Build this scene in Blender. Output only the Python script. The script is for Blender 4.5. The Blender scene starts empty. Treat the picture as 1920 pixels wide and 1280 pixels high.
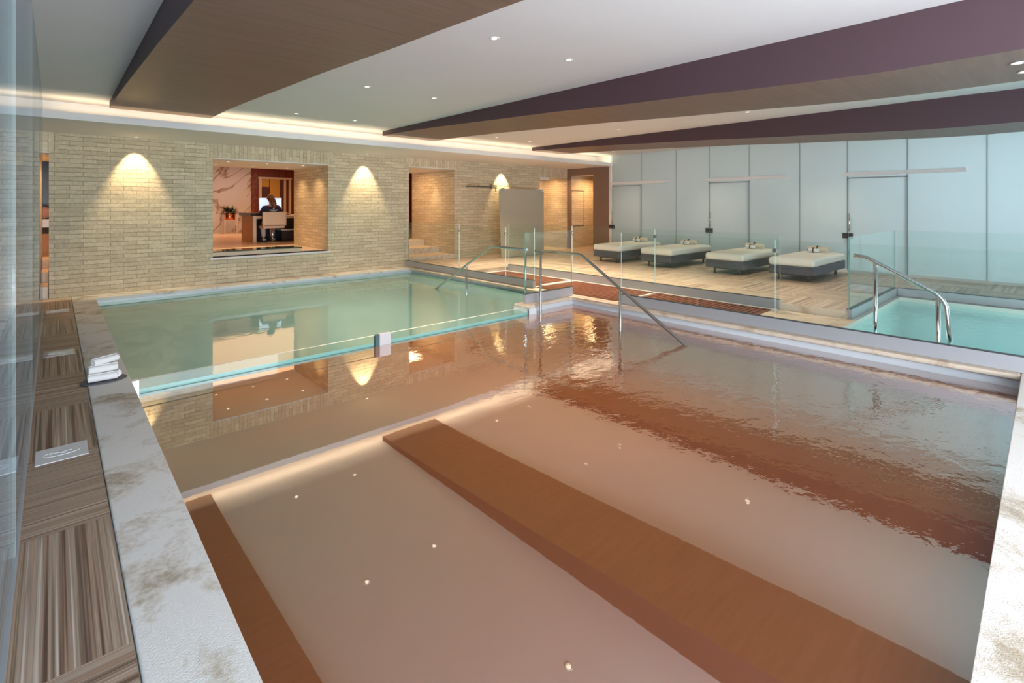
import bpy, bmesh, math, random
from mathutils import Vector, Matrix
random.seed(7)
PI = math.pi
S = bpy.context.scene
COL = S.collection

# ------------------------------------------------------------------ camera
cam = bpy.data.cameras.new('camera')
cam.sensor_width = 36.0
cam.lens = 17.74
cam.shift_y = -0.1328
cam.clip_start = 0.05
co = bpy.data.objects.new('camera', cam)
COL.objects.link(co)
co.location = (0, 0, 1.6)
co.rotation_euler = (PI/2, 0, -math.atan2(.672, .741))
S.camera = co

# ------------------------------------------------------------------ view and world
S.view_settings.view_transform = 'Standard'
S.view_settings.look = 'None'
S.view_settings.gamma = 1
S.view_settings.use_curve_mapping = False
S.view_settings.exposure = 1.34
S.cycles.max_bounces = 10
S.cycles.diffuse_bounces = 4
S.cycles.glossy_bounces = 6
S.cycles.transmission_bounces = 8
S.cycles.transparent_max_bounces = 24
S.cycles.caustics_reflective = False
S.cycles.caustics_refractive = False
S.cycles.sample_clamp_indirect = 6
W = bpy.data.worlds.new('world')
S.world = W
W.use_nodes = True
W.node_tree.nodes['Background'].inputs[0].default_value = (.72, .86, 1, 1)
W.node_tree.nodes['Background'].inputs[1].default_value = .85

# ------------------------------------------------------------------ lights
def area(name, loc, rot, sx, sy, power, color):
    l = bpy.data.lights.new(name, 'AREA'); l.shape = 'RECTANGLE'; l.size = sx; l.size_y = sy
    l.energy = power; l.color = color
    o = bpy.data.objects.new(name, l); COL.objects.link(o); o.location = loc; o.rotation_euler = rot
    return o
def point(name, loc, power, color, r=.08):
    l = bpy.data.lights.new(name, 'POINT'); l.energy = power; l.color = color; l.shadow_soft_size = r
    o = bpy.data.objects.new(name, l); COL.objects.link(o); o.location = loc
    return o
def spot(name, loc, power, color, angle=60, blend=.6, rot=(0, 0, 0), r=.03):
    l = bpy.data.lights.new(name, 'SPOT'); l.energy = power; l.color = color
    l.spot_size = math.radians(angle); l.spot_blend = blend; l.shadow_soft_size = r
    o = bpy.data.objects.new(name, l); COL.objects.link(o); o.location = loc; o.rotation_euler = rot
    o.visible_glossy = False   # the lamp lens mesh is what mirrors
    return o
WARM = (1, .74, .46); AMB = (1, .60, .30); DAY = (.80, .90, 1)
# daylight through the window front behind the camera, plus an added fill
area('daylight_front', (1.6, -3.9, 1.7), (PI/2, 0, 0), 6.4, 2.6, 175, DAY)
area('ceiling_fill', (.2, -3.85, .35), (PI/2+.45, 0, 0), 3.4, .7, 230, (.95, .95, 1))  # added fill aimed upward to brighten the ceiling and left side
# daylit corridor behind the frosted glass wall
area('corridor_daylight', (14.9, -1.0, 1.6), (0, PI/2, 0), 2.8, 7, 145, (.80, .92, 1))
area('corridor_lamps', (14.9, 6.2, 2.0), (0, PI/2, 0), 2.0, 7, 50, (1, .93, .84))
# cove strip lamp hidden behind the soffit lip
area('cove_strip', (6.6, 10.02, 2.905), (PI, 0, 0), 13.6, .03, 15, (1, .77, .50))
# reception, passages
area('reception_ceiling', (5.2, 18.0, 3.0), (0, 0, 0), 5, 5, 42, (1, .56, .30))
spot('reception_wash', (4.7, 21.2, 3.0), 80, (1, .8, .6), 70, .8, (-.3, 0, 0))
for lx, ly in ((2.8, 12.3), (3.6, 12.3), (4.4, 12.3), (2.8, 13.4), (3.6, 13.4), (4.4, 13.4)):
    spot('window_head_lamp', (lx, ly, 2.54), 15, (1, .64, .34), 120, .8)
for k in range(3): spot('reception_fill', (2.6+k*1.5, 19.6, 3.05), 22, (1, .55, .29), 120, .8)  # helper spots added under the ceiling to brighten the reception
area('stair_passage', (7.6, 13.2, 2.6), (0, 0, 0), .8, 1.0, 7, AMB)
spot('stair_wash', (8.18, 12.7, 2.6), 20, WARM, 62, .8)
area('niche_lamp', (12.6, 12.3, 2.5), (0, 0, 0), .8, .5, 6, AMB)
spot('niche_wash', (12.9, 12.25, 2.5), 22, WARM, 62, .8)
area('side_passage', (14.2, 11.0, 2.55), (0, 0, 0), .8, .8, 14, AMB)
area('left_passage', (-.8, 13.2, 2.4), (0, 0, 0), .8, 1.4, 14, AMB)

# ------------------------------------------------------------------ materials
def nodes(name):
    m = bpy.data.materials.new(name); m.use_nodes = True
    n = m.node_tree.nodes; l = m.node_tree.links
    return m, n, l, n['Principled BSDF'], n['Material Output']
def P(name, c, rough=.5, metal=0, emit=None, es=0, spec=.5, coat=0, trans=0):
    m, n, l, b, o = nodes(name)
    b.inputs['Base Color'].default_value = (*c, 1)
    b.inputs['Roughness'].default_value = rough
    b.inputs['Metallic'].default_value = metal
    b.inputs['Specular IOR Level'].default_value = spec
    b.inputs['Coat Weight'].default_value = coat
    if emit:
        b.inputs['Emission Color'].default_value = (*emit, 1); b.inputs['Emission Strength'].default_value = es
    return m
def N(n, t, **k):
    x = n.new(t)
    for a, v in k.items(): setattr(x, a, v)
    return x
def math_(n, l, op, a, b=None, c=None):
    x = n.new('ShaderNodeMath'); x.operation = op
    for i, v in enumerate((a, b, c)):
        if v is None: continue
        if isinstance(v, (int, float)): x.inputs[i].default_value = v
        else: l.new(v, x.inputs[i])
    return x.outputs[0]
def ramp(n, l, fac, stops, interp='LINEAR'):
    r = n.new('ShaderNodeValToRGB'); r.color_ramp.interpolation = interp
    e = r.color_ramp.elements
    while len(e) < len(stops): e.new(.5)
    for i, (p, c) in enumerate(stops):
        e[i].position = p; e[i].color = (*c, 1)
    l.new(fac, r.inputs[0]); return r.outputs[0]
def noise(n, l, vec, scale, detail=3, rough=.5, dist=0):
    x = n.new('ShaderNodeTexNoise'); x.inputs['Scale'].default_value = scale
    x.inputs['Detail'].default_value = detail; x.inputs['Roughness'].default_value = rough
    x.inputs['Distortion'].default_value = dist
    if vec is not None: l.new(vec, x.inputs['Vector'])
    return x.outputs[0]
def bump(n, l, b, h, strength=.3, dist=.01):
    x = n.new('ShaderNodeBump'); x.inputs['Strength'].default_value = strength; x.inputs['Distance'].default_value = dist
    l.new(h, x.inputs['Height']); l.new(x.outputs[0], b.inputs['Normal'])
def pos(n, l):
    g = n.new('ShaderNodeNewGeometry'); s = n.new('ShaderNodeSeparateXYZ'); l.new(g.outputs['Position'], s.inputs[0])
    return g.outputs['Position'], s.outputs[0], s.outputs[1], s.outputs[2]
def comb(n, l, a, b, c=0):
    x = n.new('ShaderNodeCombineXYZ')
    for i, v in enumerate((a, b, c)):
        if isinstance(v, (int, float)): x.inputs[i].default_value = v
        else: l.new(v, x.inputs[i])
    return x.outputs[0]
def mixc(n, l, f, a, b, mode='MIX'):
    x = n.new('ShaderNodeMix'); x.data_type = 'RGBA'; x.blend_type = mode
    for i, v in ((0, f), (6, a), (7, b)):
        if isinstance(v, (int, float)): x.inputs[i].default_value = v
        elif isinstance(v, tuple): x.inputs[i].default_value = (*v, 1)
        else: l.new(v, x.inputs[i])
    return x.outputs[2]

def brick_mat(name, axis, soldier=False):
    m, n, l, b, o = nodes(name)
    p, X, Y, Z = pos(n, l)
    h = X if axis == 'x' else Y
    wob = math_(n, l, 'MULTIPLY', math_(n, l, 'SUBTRACT', noise(n, l, p, 5, 2), .5), .022)
    if soldier: v = comb(n, l, math_(n, l, 'ADD', Z, wob), math_(n, l, 'ADD', h, wob))
    else: v = comb(n, l, math_(n, l, 'ADD', h, wob), math_(n, l, 'ADD', Z, wob))
    t = N(n, 'ShaderNodeTexBrick', offset=.5)
    t.inputs['Scale'].default_value = 1
    t.inputs['Brick Width'].default_value = .38 if not soldier else .60
    t.inputs['Row Height'].default_value = .078
    t.inputs['Mortar Size'].default_value = .005
    t.inputs['Mortar Smooth'].default_value = .3
    t.inputs['Bias'].default_value = 0
    t.inputs['Color1'].default_value = (.56, .455, .31, 1)
    t.inputs['Color2'].default_value = (.78, .665, .47, 1)
    t.inputs['Mortar'].default_value = (.34, .27, .18, 1)
    l.new(v, t.inputs['Vector'])
    c = mixc(n, l, noise(n, l, p, 1.3, 3), t.outputs[0], (.74, .63, .42))
    c2 = mixc(n, l, .35, c, t.outputs[0])
    fine = noise(n, l, p, 26, 4)
    c3 = mixc(n, l, .5, c2, ramp(n, l, fine, [(.3, (.72, .72, .72)), (.7, (1.15, 1.12, 1.08))]), 'MULTIPLY')
    l.new(c3, b.inputs['Base Color'])
    b.inputs['Roughness'].default_value = .8
    hgt = math_(n, l, 'ADD', math_(n, l, 'MULTIPLY', t.outputs[1], -1.0), math_(n, l, 'MULTIPLY', noise(n, l, p, 9, 4), 1.3))
    bump(n, l, b, hgt, .75, .012)
    return m
BRX = brick_mat('roman_brick', 'x'); BRY = brick_mat('roman_brick_reveal', 'y')
SOL = brick_mat('soldier_brick', 'x', True)

def stone_mat(name, a, bcol, patch, scale=2.2):
    m, n, l, b, o = nodes(name)
    p, X, Y, Z = pos(n, l)
    big = noise(n, l, p, scale, 6, .62, .6)
    small = noise(n, l, p, 34, 3, .6)
    f = math_(n, l, 'ADD', math_(n, l, 'MULTIPLY', big, .82), math_(n, l, 'MULTIPLY', small, .18))
    c = ramp(n, l, f, [(.38, a), (.50, a), (.56, bcol), (.63, patch)])
    l.new(c, b.inputs['Base Color'])
    b.inputs['Roughness'].default_value = .75
    bump(n, l, b, noise(n, l, p, 130, 3, .6), .55, .006)
    return m
STONE = stone_mat('travertine', (.84, .79, .74), (.70, .62, .53), (.46, .37, .27))
STONE2 = stone_mat('warm_limestone', (.78, .64, .51), (.70, .55, .42), (.58, .43, .31), 4)

def carpet_mat():
    m, n, l, b, o = nodes('striped_vinyl')
    p, X, Y, Z = pos(n, l)
    T = 1.0216
    fy = math_(n, l, 'FLOOR', math_(n, l, 'DIVIDE', math_(n, l, 'SUBTRACT', Y, 3.335), T))
    fx = math_(n, l, 'FLOOR', math_(n, l, 'DIVIDE', math_(n, l, 'SUBTRACT', X, -.35), T))
    s = math_(n, l, 'ADD', fy, fx)
    par = math_(n, l, 'FLOORED_MODULO', s, 2)
    par = math_(n, l, 'GREATER_THAN', par, .5)
    inv = math_(n, l, 'SUBTRACT', 1, par)
    st = math_(n, l, 'ADD', math_(n, l, 'MULTIPLY', X, par), math_(n, l, 'MULTIPLY', Y, inv))
    al = math_(n, l, 'ADD', math_(n, l, 'MULTIPLY', Y, par), math_(n, l, 'MULTIPLY', X, inv))
    v = comb(n, l, math_(n, l, 'MULTIPLY', st, 62), math_(n, l, 'MULTIPLY', al, .35), math_(n, l, 'MULTIPLY', s, 7.3))
    f = noise(n, l, v, 1, 2.5, .55)
    c = ramp(n, l, f, [(.34, (.13, .08, .055)), (.44, (.31, .205, .145)), (.50, (.50, .365, .27)), (.57, (.34, .245, .19)), (.66, (.70, .57, .47))])
    v2 = comb(n, l, math_(n, l, 'MULTIPLY', st, 21), math_(n, l, 'MULTIPLY', s, 3.1))
    f2 = noise(n, l, v2, 1, 1)
    c = mixc(n, l, .45, c, ramp(n, l, f2, [(.38, (.75, .52, .40)), (.5, (1, 1, 1)), (.62, (.95, 1.0, .90))]), 'MULTIPLY')
    l.new(c, b.inputs['Base Color'])
    b.inputs['Roughness'].default_value = .5
    bump(n, l, b, f, .25, .003)
    return m
CARPET = carpet_mat()
def deck_mat():
    m, n, l, b, o = nodes('striped_deck_tile')
    p, X, Y, Z = pos(n, l)
    T = 1.02
    fy = math_(n, l, 'FLOOR', math_(n, l, 'DIVIDE', Y, T)); fx = math_(n, l, 'FLOOR', math_(n, l, 'DIVIDE', X, T))
    s = math_(n, l, 'ADD', fy, fx)
    par = math_(n, l, 'GREATER_THAN', math_(n, l, 'FLOORED_MODULO', s, 2), .5)
    inv = math_(n, l, 'SUBTRACT', 1, par)
    st = math_(n, l, 'ADD', math_(n, l, 'MULTIPLY', X, par), math_(n, l, 'MULTIPLY', Y, inv))
    al = math_(n, l, 'ADD', math_(n, l, 'MULTIPLY', Y, par), math_(n, l, 'MULTIPLY', X, inv))
    v = comb(n, l, math_(n, l, 'MULTIPLY', st, 26), math_(n, l, 'MULTIPLY', al, .4), math_(n, l, 'MULTIPLY', s, 5.3))
    f = noise(n, l, v, 1, 3, .6)
    c = ramp(n, l, f, [(.34, (.28, .19, .135)), (.48, (.55, .40, .30)), (.62, (.74, .58, .455))])
    l.new(c, b.inputs['Base Color'])
    b.inputs['Roughness'].default_value = .38
    return m
DECK = deck_mat()
def wood_mat(name, a, bcol, axis='y', rough=.5, scale=14):
    m, n, l, b, o = nodes(name)
    p, X, Y, Z = pos(n, l)
    if axis == 'y': v = comb(n, l, math_(n, l, 'MULTIPLY', X, 1.0), math_(n, l, 'MULTIPLY', Y, scale), math_(n, l, 'MULTIPLY', Z, scale))
    else: v = comb(n, l, math_(n, l, 'MULTIPLY', X, scale), math_(n, l, 'MULTIPLY', Y, scale), math_(n, l, 'MULTIPLY', Z, 1.0))
    f = noise(n, l, v, 1.2, 4, .6, .3)
    l.new(ramp(n, l, f, [(.3, a), (.7, bcol)]), b.inputs['Base Color'])
    b.inputs['Roughness'].default_value = rough
    return m
BEAM = wood_mat('brown_beam_veneer', (.15, .09, .065), (.205, .125, .095), 'y', .48)
REDWOOD = wood_mat('red_wood_panel', (.16, .022, .008), (.26, .045, .016), 'z', .35)
GRATEW = wood_mat('grate_wood', (.17, .06, .035), (.27, .11, .065), 'y', .5)
def marble_mat():
    m, n, l, b, o = nodes('veined_marble')
    p, X, Y, Z = pos(n, l)
    d = math_(n, l, 'SUBTRACT', math_(n, l, 'MULTIPLY', X, .8), math_(n, l, 'MULTIPLY', Z, .75))
    a = math_(n, l, 'ADD', math_(n, l, 'MULTIPLY', X, .3), math_(n, l, 'MULTIPLY', Z, .3))
    f = noise(n, l, comb(n, l, d, a, 0), 1.1, 5, .55, .5)
    g = math_(n, l, 'ABSOLUTE', math_(n, l, 'SUBTRACT', f, .5))
    l.new(ramp(n, l, g, [(.0, (.36, .22, .12)), (.012, (.55, .44, .34)), (.035, (.80, .75, .70)), (.2, (.82, .77, .73))]), b.inputs['Base Color'])
    b.inputs['Roughness'].default_value = .25
    return m
MARBLE = marble_mat()
def plaster(name, c, rough=.85):
    m, n, l, b, o = nodes(name)
    p, X, Y, Z = pos(n, l)
    l.new(mixc(n, l, noise(n, l, p, 2, 3), c, tuple(x*.96 for x in c)), b.inputs['Base Color'])
    b.inputs['Roughness'].default_value = rough
    return m
CEIL = plaster('ceiling_plaster', (.73, .715, .705))
WHITE = plaster('white_plaster', (.84, .82, .79))
BEAMS = plaster('plum_beam_side', (.075, .038, .045), .6)
BROWNW = plaster('brown_plaster', (.26, .16, .11), .6)
TILEW = P('white_pool_tile', (.80, .82, .84), .18)
TILET = P('teal_pool_tile', (.34, .50, .42), .4)
TILEB = P('aqua_pool_tile', (.45, .80, .80), .4)
CONC = P('concrete', (.35, .33, .30), .8)
STEEL = P('brushed_steel', (.62, .62, .60), .25, 1)
CHROME = P('polished_steel', (.80, .80, .80), .10, 1)
CHANNEL = P('satin_anodised_channel', (.50, .495, .51), .42, .4)
DARKM = P('dark_metal', (.10, .10, .10), .4, .6)
WHITEP = P('white_lacquer', (.80, .78, .77), .3)
EDGE = P('green_glass_edge', (.18, .42, .36), .12, coat=.5)
EDGEW = P('pale_glass_edge', (.72, .86, .82), .12, coat=.5)
FABW = P('white_terry', (.82, .81, .80), .9)
FABB = P('beige_terry', (.72, .60, .47), .9)
RIBBON = P('brown_ribbon', (.10, .06, .05), .6)
SLATE = P('slate_tray', (.10, .10, .12), .5)
LAMP = P('lamp_lens', (1, .95, .85), .4, emit=(1, .88, .66), es=.55)
RIM = P('lamp_rim', (.8, .8, .78), .4)
MATT = P('ivory_mattress_cover', (.80, .77, .71), .8)
def wicker_mat():
    m, n, l, b, o = nodes('charcoal_wicker')
    tc = n.new('ShaderNodeTexCoord')
    t = N(n, 'ShaderNodeTexBrick', offset=.5)
    mp = n.new('ShaderNodeMapping'); l.new(tc.outputs['Object'], mp.inputs[0])
    mp.inputs['Rotation'].default_value = (PI/2, 0, .0)
    sx = n.new('ShaderNodeSeparateXYZ'); l.new(tc.outputs['Object'], sx.inputs[0])
    v = comb(n, l, math_(n, l, 'ADD', sx.outputs[0], sx.outputs[1]), sx.outputs[2])
    t.inputs['Scale'].default_value = 1; t.inputs['Brick Width'].default_value = .05; t.inputs['Row Height'].default_value = .016
    t.inputs['Mortar Size'].default_value = .002
    t.inputs['Color1'].default_value = (.085, .09, .11, 1); t.inputs['Color2'].default_value = (.13, .135, .16, 1); t.inputs['Mortar'].default_value = (.03, .03, .035, 1)
    l.new(v, t.inputs['Vector']); l.new(t.outputs[0], b.inputs['Base Color'])
    b.inputs['Roughness'].default_value = .5
    return m
WICKER = wicker_mat()
def glass_mat(name, tint, ior=1.5, gcol=(1, 1, 1), haze=0, hazec=(.6, .75, .85)):
    m, n, l, b, o = nodes(name); n.remove(b)
    t = n.new('ShaderNodeBsdfTransparent'); t.inputs[0].default_value = (*tint, 1)
    g = n.new('ShaderNodeBsdfGlossy'); g.inputs['Roughness'].default_value = .015; g.inputs[0].default_value = (*gcol, 1)
    f = n.new('ShaderNodeFresnel'); ge = n.new('ShaderNodeNewGeometry')
    l.new(math_(n, l, 'POWER', ior, math_(n, l, 'MULTIPLY_ADD', ge.outputs['Backfacing'], -2, 1)), f.inputs[0])
    mx = n.new('ShaderNodeMixShader'); l.new(f.outputs[0], mx.inputs[0]); l.new(t.outputs[0], mx.inputs[1]); l.new(g.outputs[0], mx.inputs[2])
    out = mx.outputs[0]
    if haze:
        d = n.new('ShaderNodeBsdfDiffuse'); d.inputs[0].default_value = (*hazec, 1)
        m2 = n.new('ShaderNodeMixShader'); m2.inputs[0].default_value = haze
        l.new(out, m2.inputs[1]); l.new(d.outputs[0], m2.inputs[2]); out = m2.outputs[0]
    l.new(out, o.inputs[0])
    return m
GLASS = glass_mat('clear_glass', (.955, .985, .97), 1.35)
GLASSL = glass_mat('wall_glass', (.84, .92, .96), 1.4, (.80, .84, .88), .12)
def frost_mat(name, c, tr=.45, rough=.12, coat=.35):
    m, n, l, b, o = nodes(name)
    b.inputs['Base Color'].default_value = (*c, 1); b.inputs['Roughness'].default_value = .35
    b.inputs['Coat Weight'].default_value = coat; b.inputs['Coat Roughness'].default_value = .04
    t = n.new('ShaderNodeBsdfTranslucent'); t.inputs[0].default_value = (*c, 1)
    mx = n.new('ShaderNodeMixShader'); mx.inputs[0].default_value = tr
    l.new(b.outputs[0], mx.inputs[1]); l.new(t.outputs[0], mx.inputs[2]); l.new(mx.outputs[0], o.inputs[0])
    return m
FROST = frost_mat('frosted_glass', (.60, .66, .67))
SCREEN = frost_mat('sand_frosted_glass', (.52, .48, .37), .25, coat=.1)

def water_mat(name, base, refl_lo, refl_hi, gcol, trans=0.0, tint=(1, 1, 1), rip=.02, rscale=2.0, ripmask=None):
    """diffuse cloudy body + partly see-through + mirror film with ripples"""
    m, n, l, b, o = nodes(name); n.remove(b)
    p, X, Y, Z = pos(n, l)
    d = n.new('ShaderNodeBsdfDiffuse'); d.inputs[0].default_value = (*base, 1)
    body = d.outputs[0]
    if trans:
        t = n.new('ShaderNodeBsdfTransparent'); t.inputs[0].default_value = (*tint, 1)
        mb = n.new('ShaderNodeMixShader'); mb.inputs[0].default_value = trans
        l.new(body, mb.inputs[1]); l.new(t.outputs[0], mb.inputs[2]); body = mb.outputs[0]
    g = n.new('ShaderNodeBsdfGlossy'); g.inputs[0].default_value = (*gcol, 1); g.inputs['Roughness'].default_value = .015
    lw = n.new('ShaderNodeLayerWeight'); lw.inputs[0].default_value = .5
    f = math_(n, l, 'MULTIPLY_ADD', math_(n, l, 'POWER', lw.outputs['Facing'], 2.0), refl_hi-refl_lo, refl_lo)
    h = noise(n, l, comb(n, l, X, math_(n, l, 'MULTIPLY', Y, 1.4), 0), rscale, 3, .55, .4)
    h2 = noise(n, l, p, rscale*5, 2, .5)
    hh = math_(n, l, 'ADD', h, math_(n, l, 'MULTIPLY', h2, .18))
    if ripmask:
        mk = ripmask(n, l, X, Y, p); hh = math_(n, l, 'MULTIPLY', hh, mk)
    bp = n.new('ShaderNodeBump'); bp.inputs['Strength'].default_value = 1; bp.inputs['Distance'].default_value = rip
    l.new(hh, bp.inputs['Height']); l.new(bp.outputs[0], g.inputs['Normal'])
    mx = n.new('ShaderNodeMixShader'); l.new(f, mx.inputs[0]); l.new(body, mx.inputs[1]); l.new(g.outputs[0], mx.inputs[2])
    l.new(mx.outputs[0], o.inputs[0])
    return m
def mask_brown(n, l, X, Y, p):
    # livelier water towards the right-hand coping
    r = n.new('ShaderNodeMapRange'); l.new(X, r.inputs[0]); r.inputs[1].default_value = 2.6; r.inputs[2].default_value = 6.2
    r.inputs[3].default_value = .012; r.inputs[4].default_value = 1
    return r.outputs[0]
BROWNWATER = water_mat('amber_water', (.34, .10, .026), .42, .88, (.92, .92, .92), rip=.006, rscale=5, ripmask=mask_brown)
TEALWATER = water_mat('teal_water', (.36, .66, .63), .08, .62, (.9, .95, .92), trans=.36, tint=(.62, .85, .74), rip=.0012, rscale=2.5)
AQUAWATER = water_mat('aqua_water', (.28, .70, .70), .06, .8, (.9, .97, 1), trans=.45, tint=(.6, .95, .97), rip=.012, rscale=5)

# ------------------------------------------------------------------ mesh helpers
class MB:
    def __init__(s): s.bm = bmesh.new()
    def box(s, x0, x1, y0, y1, z0, z1, mi=0, mat=None):
        vs = [s.bm.verts.new(v) for v in ((x0,y0,z0),(x1,y0,z0),(x1,y1,z0),(x0,y1,z0),(x0,y0,z1),(x1,y0,z1),(x1,y1,z1),(x0,y1,z1))]
        if mat is not None:
            for v in vs: v.co = mat @ v.co
        for f in ((0,3,2,1),(4,5,6,7),(0,1,5,4),(1,2,6,5),(2,3,7,6),(3,0,4,7)):
            fc = s.bm.faces.new([vs[i] for i in f]); fc.material_index = mi
        return s
    def prism(s, pts, a, b, axis='z', mi=0):
        """polygon pts swept from a to b along axis"""
        def mk(p, t):
            return {'z': (p[0], p[1], t), 'x': (t, p[0], p[1]), 'y': (p[0], t, p[1])}[axis]
        A = [s.bm.verts.new(mk(p, a)) for p in pts]; B = [s.bm.verts.new(mk(p, b)) for p in pts]
        n = len(pts)
        s.bm.faces.new(A[::-1]).material_index = mi; s.bm.faces.new(B).material_index = mi
        for i in range(n):
            s.bm.faces.new((A[i], A[(i+1) % n], B[(i+1) % n], B[i])).material_index = mi
        return s
    def tube(s, pts, r, seg=12, mi=0, cap=True):
        pts = [Vector(p) for p in pts]
        rs = r if isinstance(r, (list, tuple)) else [r]*len(pts)
        rings = []; up = None
        for i, p in enumerate(pts):
            if i == 0: d = pts[1]-p
            elif i == len(pts)-1: d = p-pts[i-1]
            else: d = (pts[i+1]-p).normalized() + (p-pts[i-1]).normalized()
            d.normalize()
            if up is None:
                up = Vector((0, 0, 1)) if abs(d.z) < .9 else Vector((1, 0, 0))
            a = up.cross(d).normalized(); bvec = d.cross(a); up = bvec
            rings.append([s.bm.verts.new(p + rs[i]*(math.cos(2*PI*k/seg)*a + math.sin(2*PI*k/seg)*bvec)) for k in range(seg)])
        for A, B in zip(rings, rings[1:]):
            for k in range(seg):
                f = s.bm.faces.new((A[k], A[(k+1) % seg], B[(k+1) % seg], B[k])); f.smooth = True; f.material_index = mi
        if cap:
            s.bm.faces.new(rings[0][::-1]).material_index = mi; s.bm.faces.new(rings[-1]).material_index = mi
        return s
    def ell(s, c, r, seg=20, rg=12, mi=0, rot=None):
        m = Matrix.Translation(Vector(c))
        if rot: m = m @ rot
        m = m @ Matrix.Diagonal((*r, 1))
        k = bmesh.ops.create_uvsphere(s.bm, u_segments=seg, v_segments=rg, radius=1, matrix=m)
        for v in k['verts']:
            for f in v.link_faces: f.smooth = True; f.material_index = mi
        return s
    def lathe(s, prof, c=(0, 0, 0), seg=24, mi=0, smooth=True):
        rings = []
        for r, z in prof:
            rings.append([s.bm.verts.new((c[0]+r*math.cos(2*PI*k/seg), c[1]+r*math.sin(2*PI*k/seg), c[2]+z)) for k in range(seg)])
        for A, B in zip(rings, rings[1:]):
            for k in range(seg):
                f = s.bm.faces.new((A[k], A[(k+1) % seg], B[(k+1) % seg], B[k])); f.smooth = smooth; f.material_index = mi
        s.bm.faces.new(rings[0][::-1]); s.bm.faces.new(rings[-1])
        return s
    def bevel(s, w, seg=3):
        bmesh.ops.bevel(s.bm, geom=s.bm.edges[:], offset=w, segments=seg, affect='EDGES', profile=.5)
        return s
    def obj(s, name, mats, parent=None, smooth=False):
        bmesh.ops.recalc_face_normals(s.bm, faces=s.bm.faces[:])
        me = bpy.data.meshes.new(name); s.bm.to_mesh(me); s.bm.free()
        for m in (mats if isinstance(mats, (list, tuple)) else [mats]): me.materials.append(m)
        if smooth:
            for p in me.polygons: p.use_smooth = True
        o = bpy.data.objects.new(name, me); COL.objects.link(o)
        if parent:
            o.parent = parent
            o.matrix_parent_inverse = Matrix.Translation(-parent.location)
        return o
def tag(o, label, cat, group=None, kind=None):
    o['label'] = label; o['category'] = cat
    if group: o['group'] = group
    if kind: o['kind'] = kind
    return o
def thing(name, loc, label, cat, group=None):
    o = bpy.data.objects.new(name, None); COL.objects.link(o); o.location = loc; o.empty_display_size = .1
    return tag(o, label, cat, group)
def struct(o, label=None, cat=None):
    o['kind'] = 'structure'
    if label: o['label'] = label; o['category'] = cat
    return o
def dup(root, loc, label, group=None):
    r = root.copy(); COL.objects.link(r); r.location = loc; r['label'] = label
    if group: r['group'] = group
    for ch in list(root.children):
        c = ch.copy(); COL.objects.link(c); c.parent = r
        for g in list(ch.children):
            d = g.copy(); COL.objects.link(d); d.parent = c
    return r
def wall_holes(axis, a0, a1, t0, t1, z0, z1, holes):
    """wall running along axis from a0 to a1, thick t0..t1, holes = [(h0,h1,zb,zt)] sorted"""
    mb = MB(); cur = a0
    def bx(p, q, zb, zt):
        if q-p < 1e-4 or zt-zb < 1e-4: return
        if axis == 'x': mb.box(p, q, t0, t1, zb, zt)
        else: mb.box(t0, t1, p, q, zb, zt)
    for h0, h1, zb, zt in holes:
        bx(cur, h0, z0, z1); bx(h0, h1, z0, zb); bx(h0, h1, zt, z1); cur = h1
    bx(cur, a1, z0, z1)
    return mb

# ------------------------------------------------------------------ room shell
YW = 11.75; XG = 13.25; ZC = 3.2; DK = .10
wb = wall_holes('x', -3.0, 16.0, YW, 14.05, -1.4, 3.3, [(-.9, -.07, -.1, 2.52), (2.40, 4.79, .53, 2.575), (6.97, 8.44, -.1, 2.64), (11.9, 13.25, DK, 2.53)])
wb = wb.obj('wall_back', [BRX, BRY])
for p in wb.data.polygons:
    if abs(p.normal.x) > .5: p.material_index = 1
struct(wb, 'pale roman brick wall with a window and passages behind the pool', 'wall')
def lintel(x0, x1, z0, z1, label):
    o = MB().box(x0, x1, YW-.004, YW+.05, z0, z1).obj('trim_1', SOL)
    struct(o, label, 'brick course')
lintel(2.30, 4.89, 2.575, 2.86, 'upright brick course above the reception window')
lintel(6.87, 8.54, 2.64, 2.86, 'upright brick course above the stair passage')
lintel(11.8, 13.25, 2.53, 2.86, 'upright brick course above the far right niche')
lintel(-1.0, .06, 2.52, 2.86, 'upright brick course above the narrow left passage')
# niche back
struct(MB().box(11.9, 13.25, 12.9, 12.95, DK, 2.53).obj('wall_niche', BRX))
struct(MB().box(11.9, 12.35, YW-.02, YW+.3, 2.46, 2.54).obj('trim_2', WHITEP), 'white slab under the brick head of the right niche', 'trim')
# ceiling
c = wall_holes('x', -2.0, 16.5, -4.2, 11.8, ZC, ZC+.15, []).obj('ceiling', CEIL); struct(c)
# floors below everything
struct(MB().box(-3, 17, -4.3, 23, -1.45, -1.35).obj('floor', CONC))
# left walkway body and carpet
struct(MB().box(-3.0, .50, -4.2, YW, -1.35, -.025).box(.50, 6.9, -4.2, -.45, -1.35, -.045).obj('floor_base', TILEW))
struct(MB().box(-3.0, .215, -4.2, YW-.35, -.03, -.004).obj('floor_walkway', CARPET), 'striped vinyl walkway along the left pool coping', 'floor')
struct(MB().box(-3.0, .215, YW-.35, YW, -.03, -.004).obj('floor_threshold', STONE2))
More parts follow.
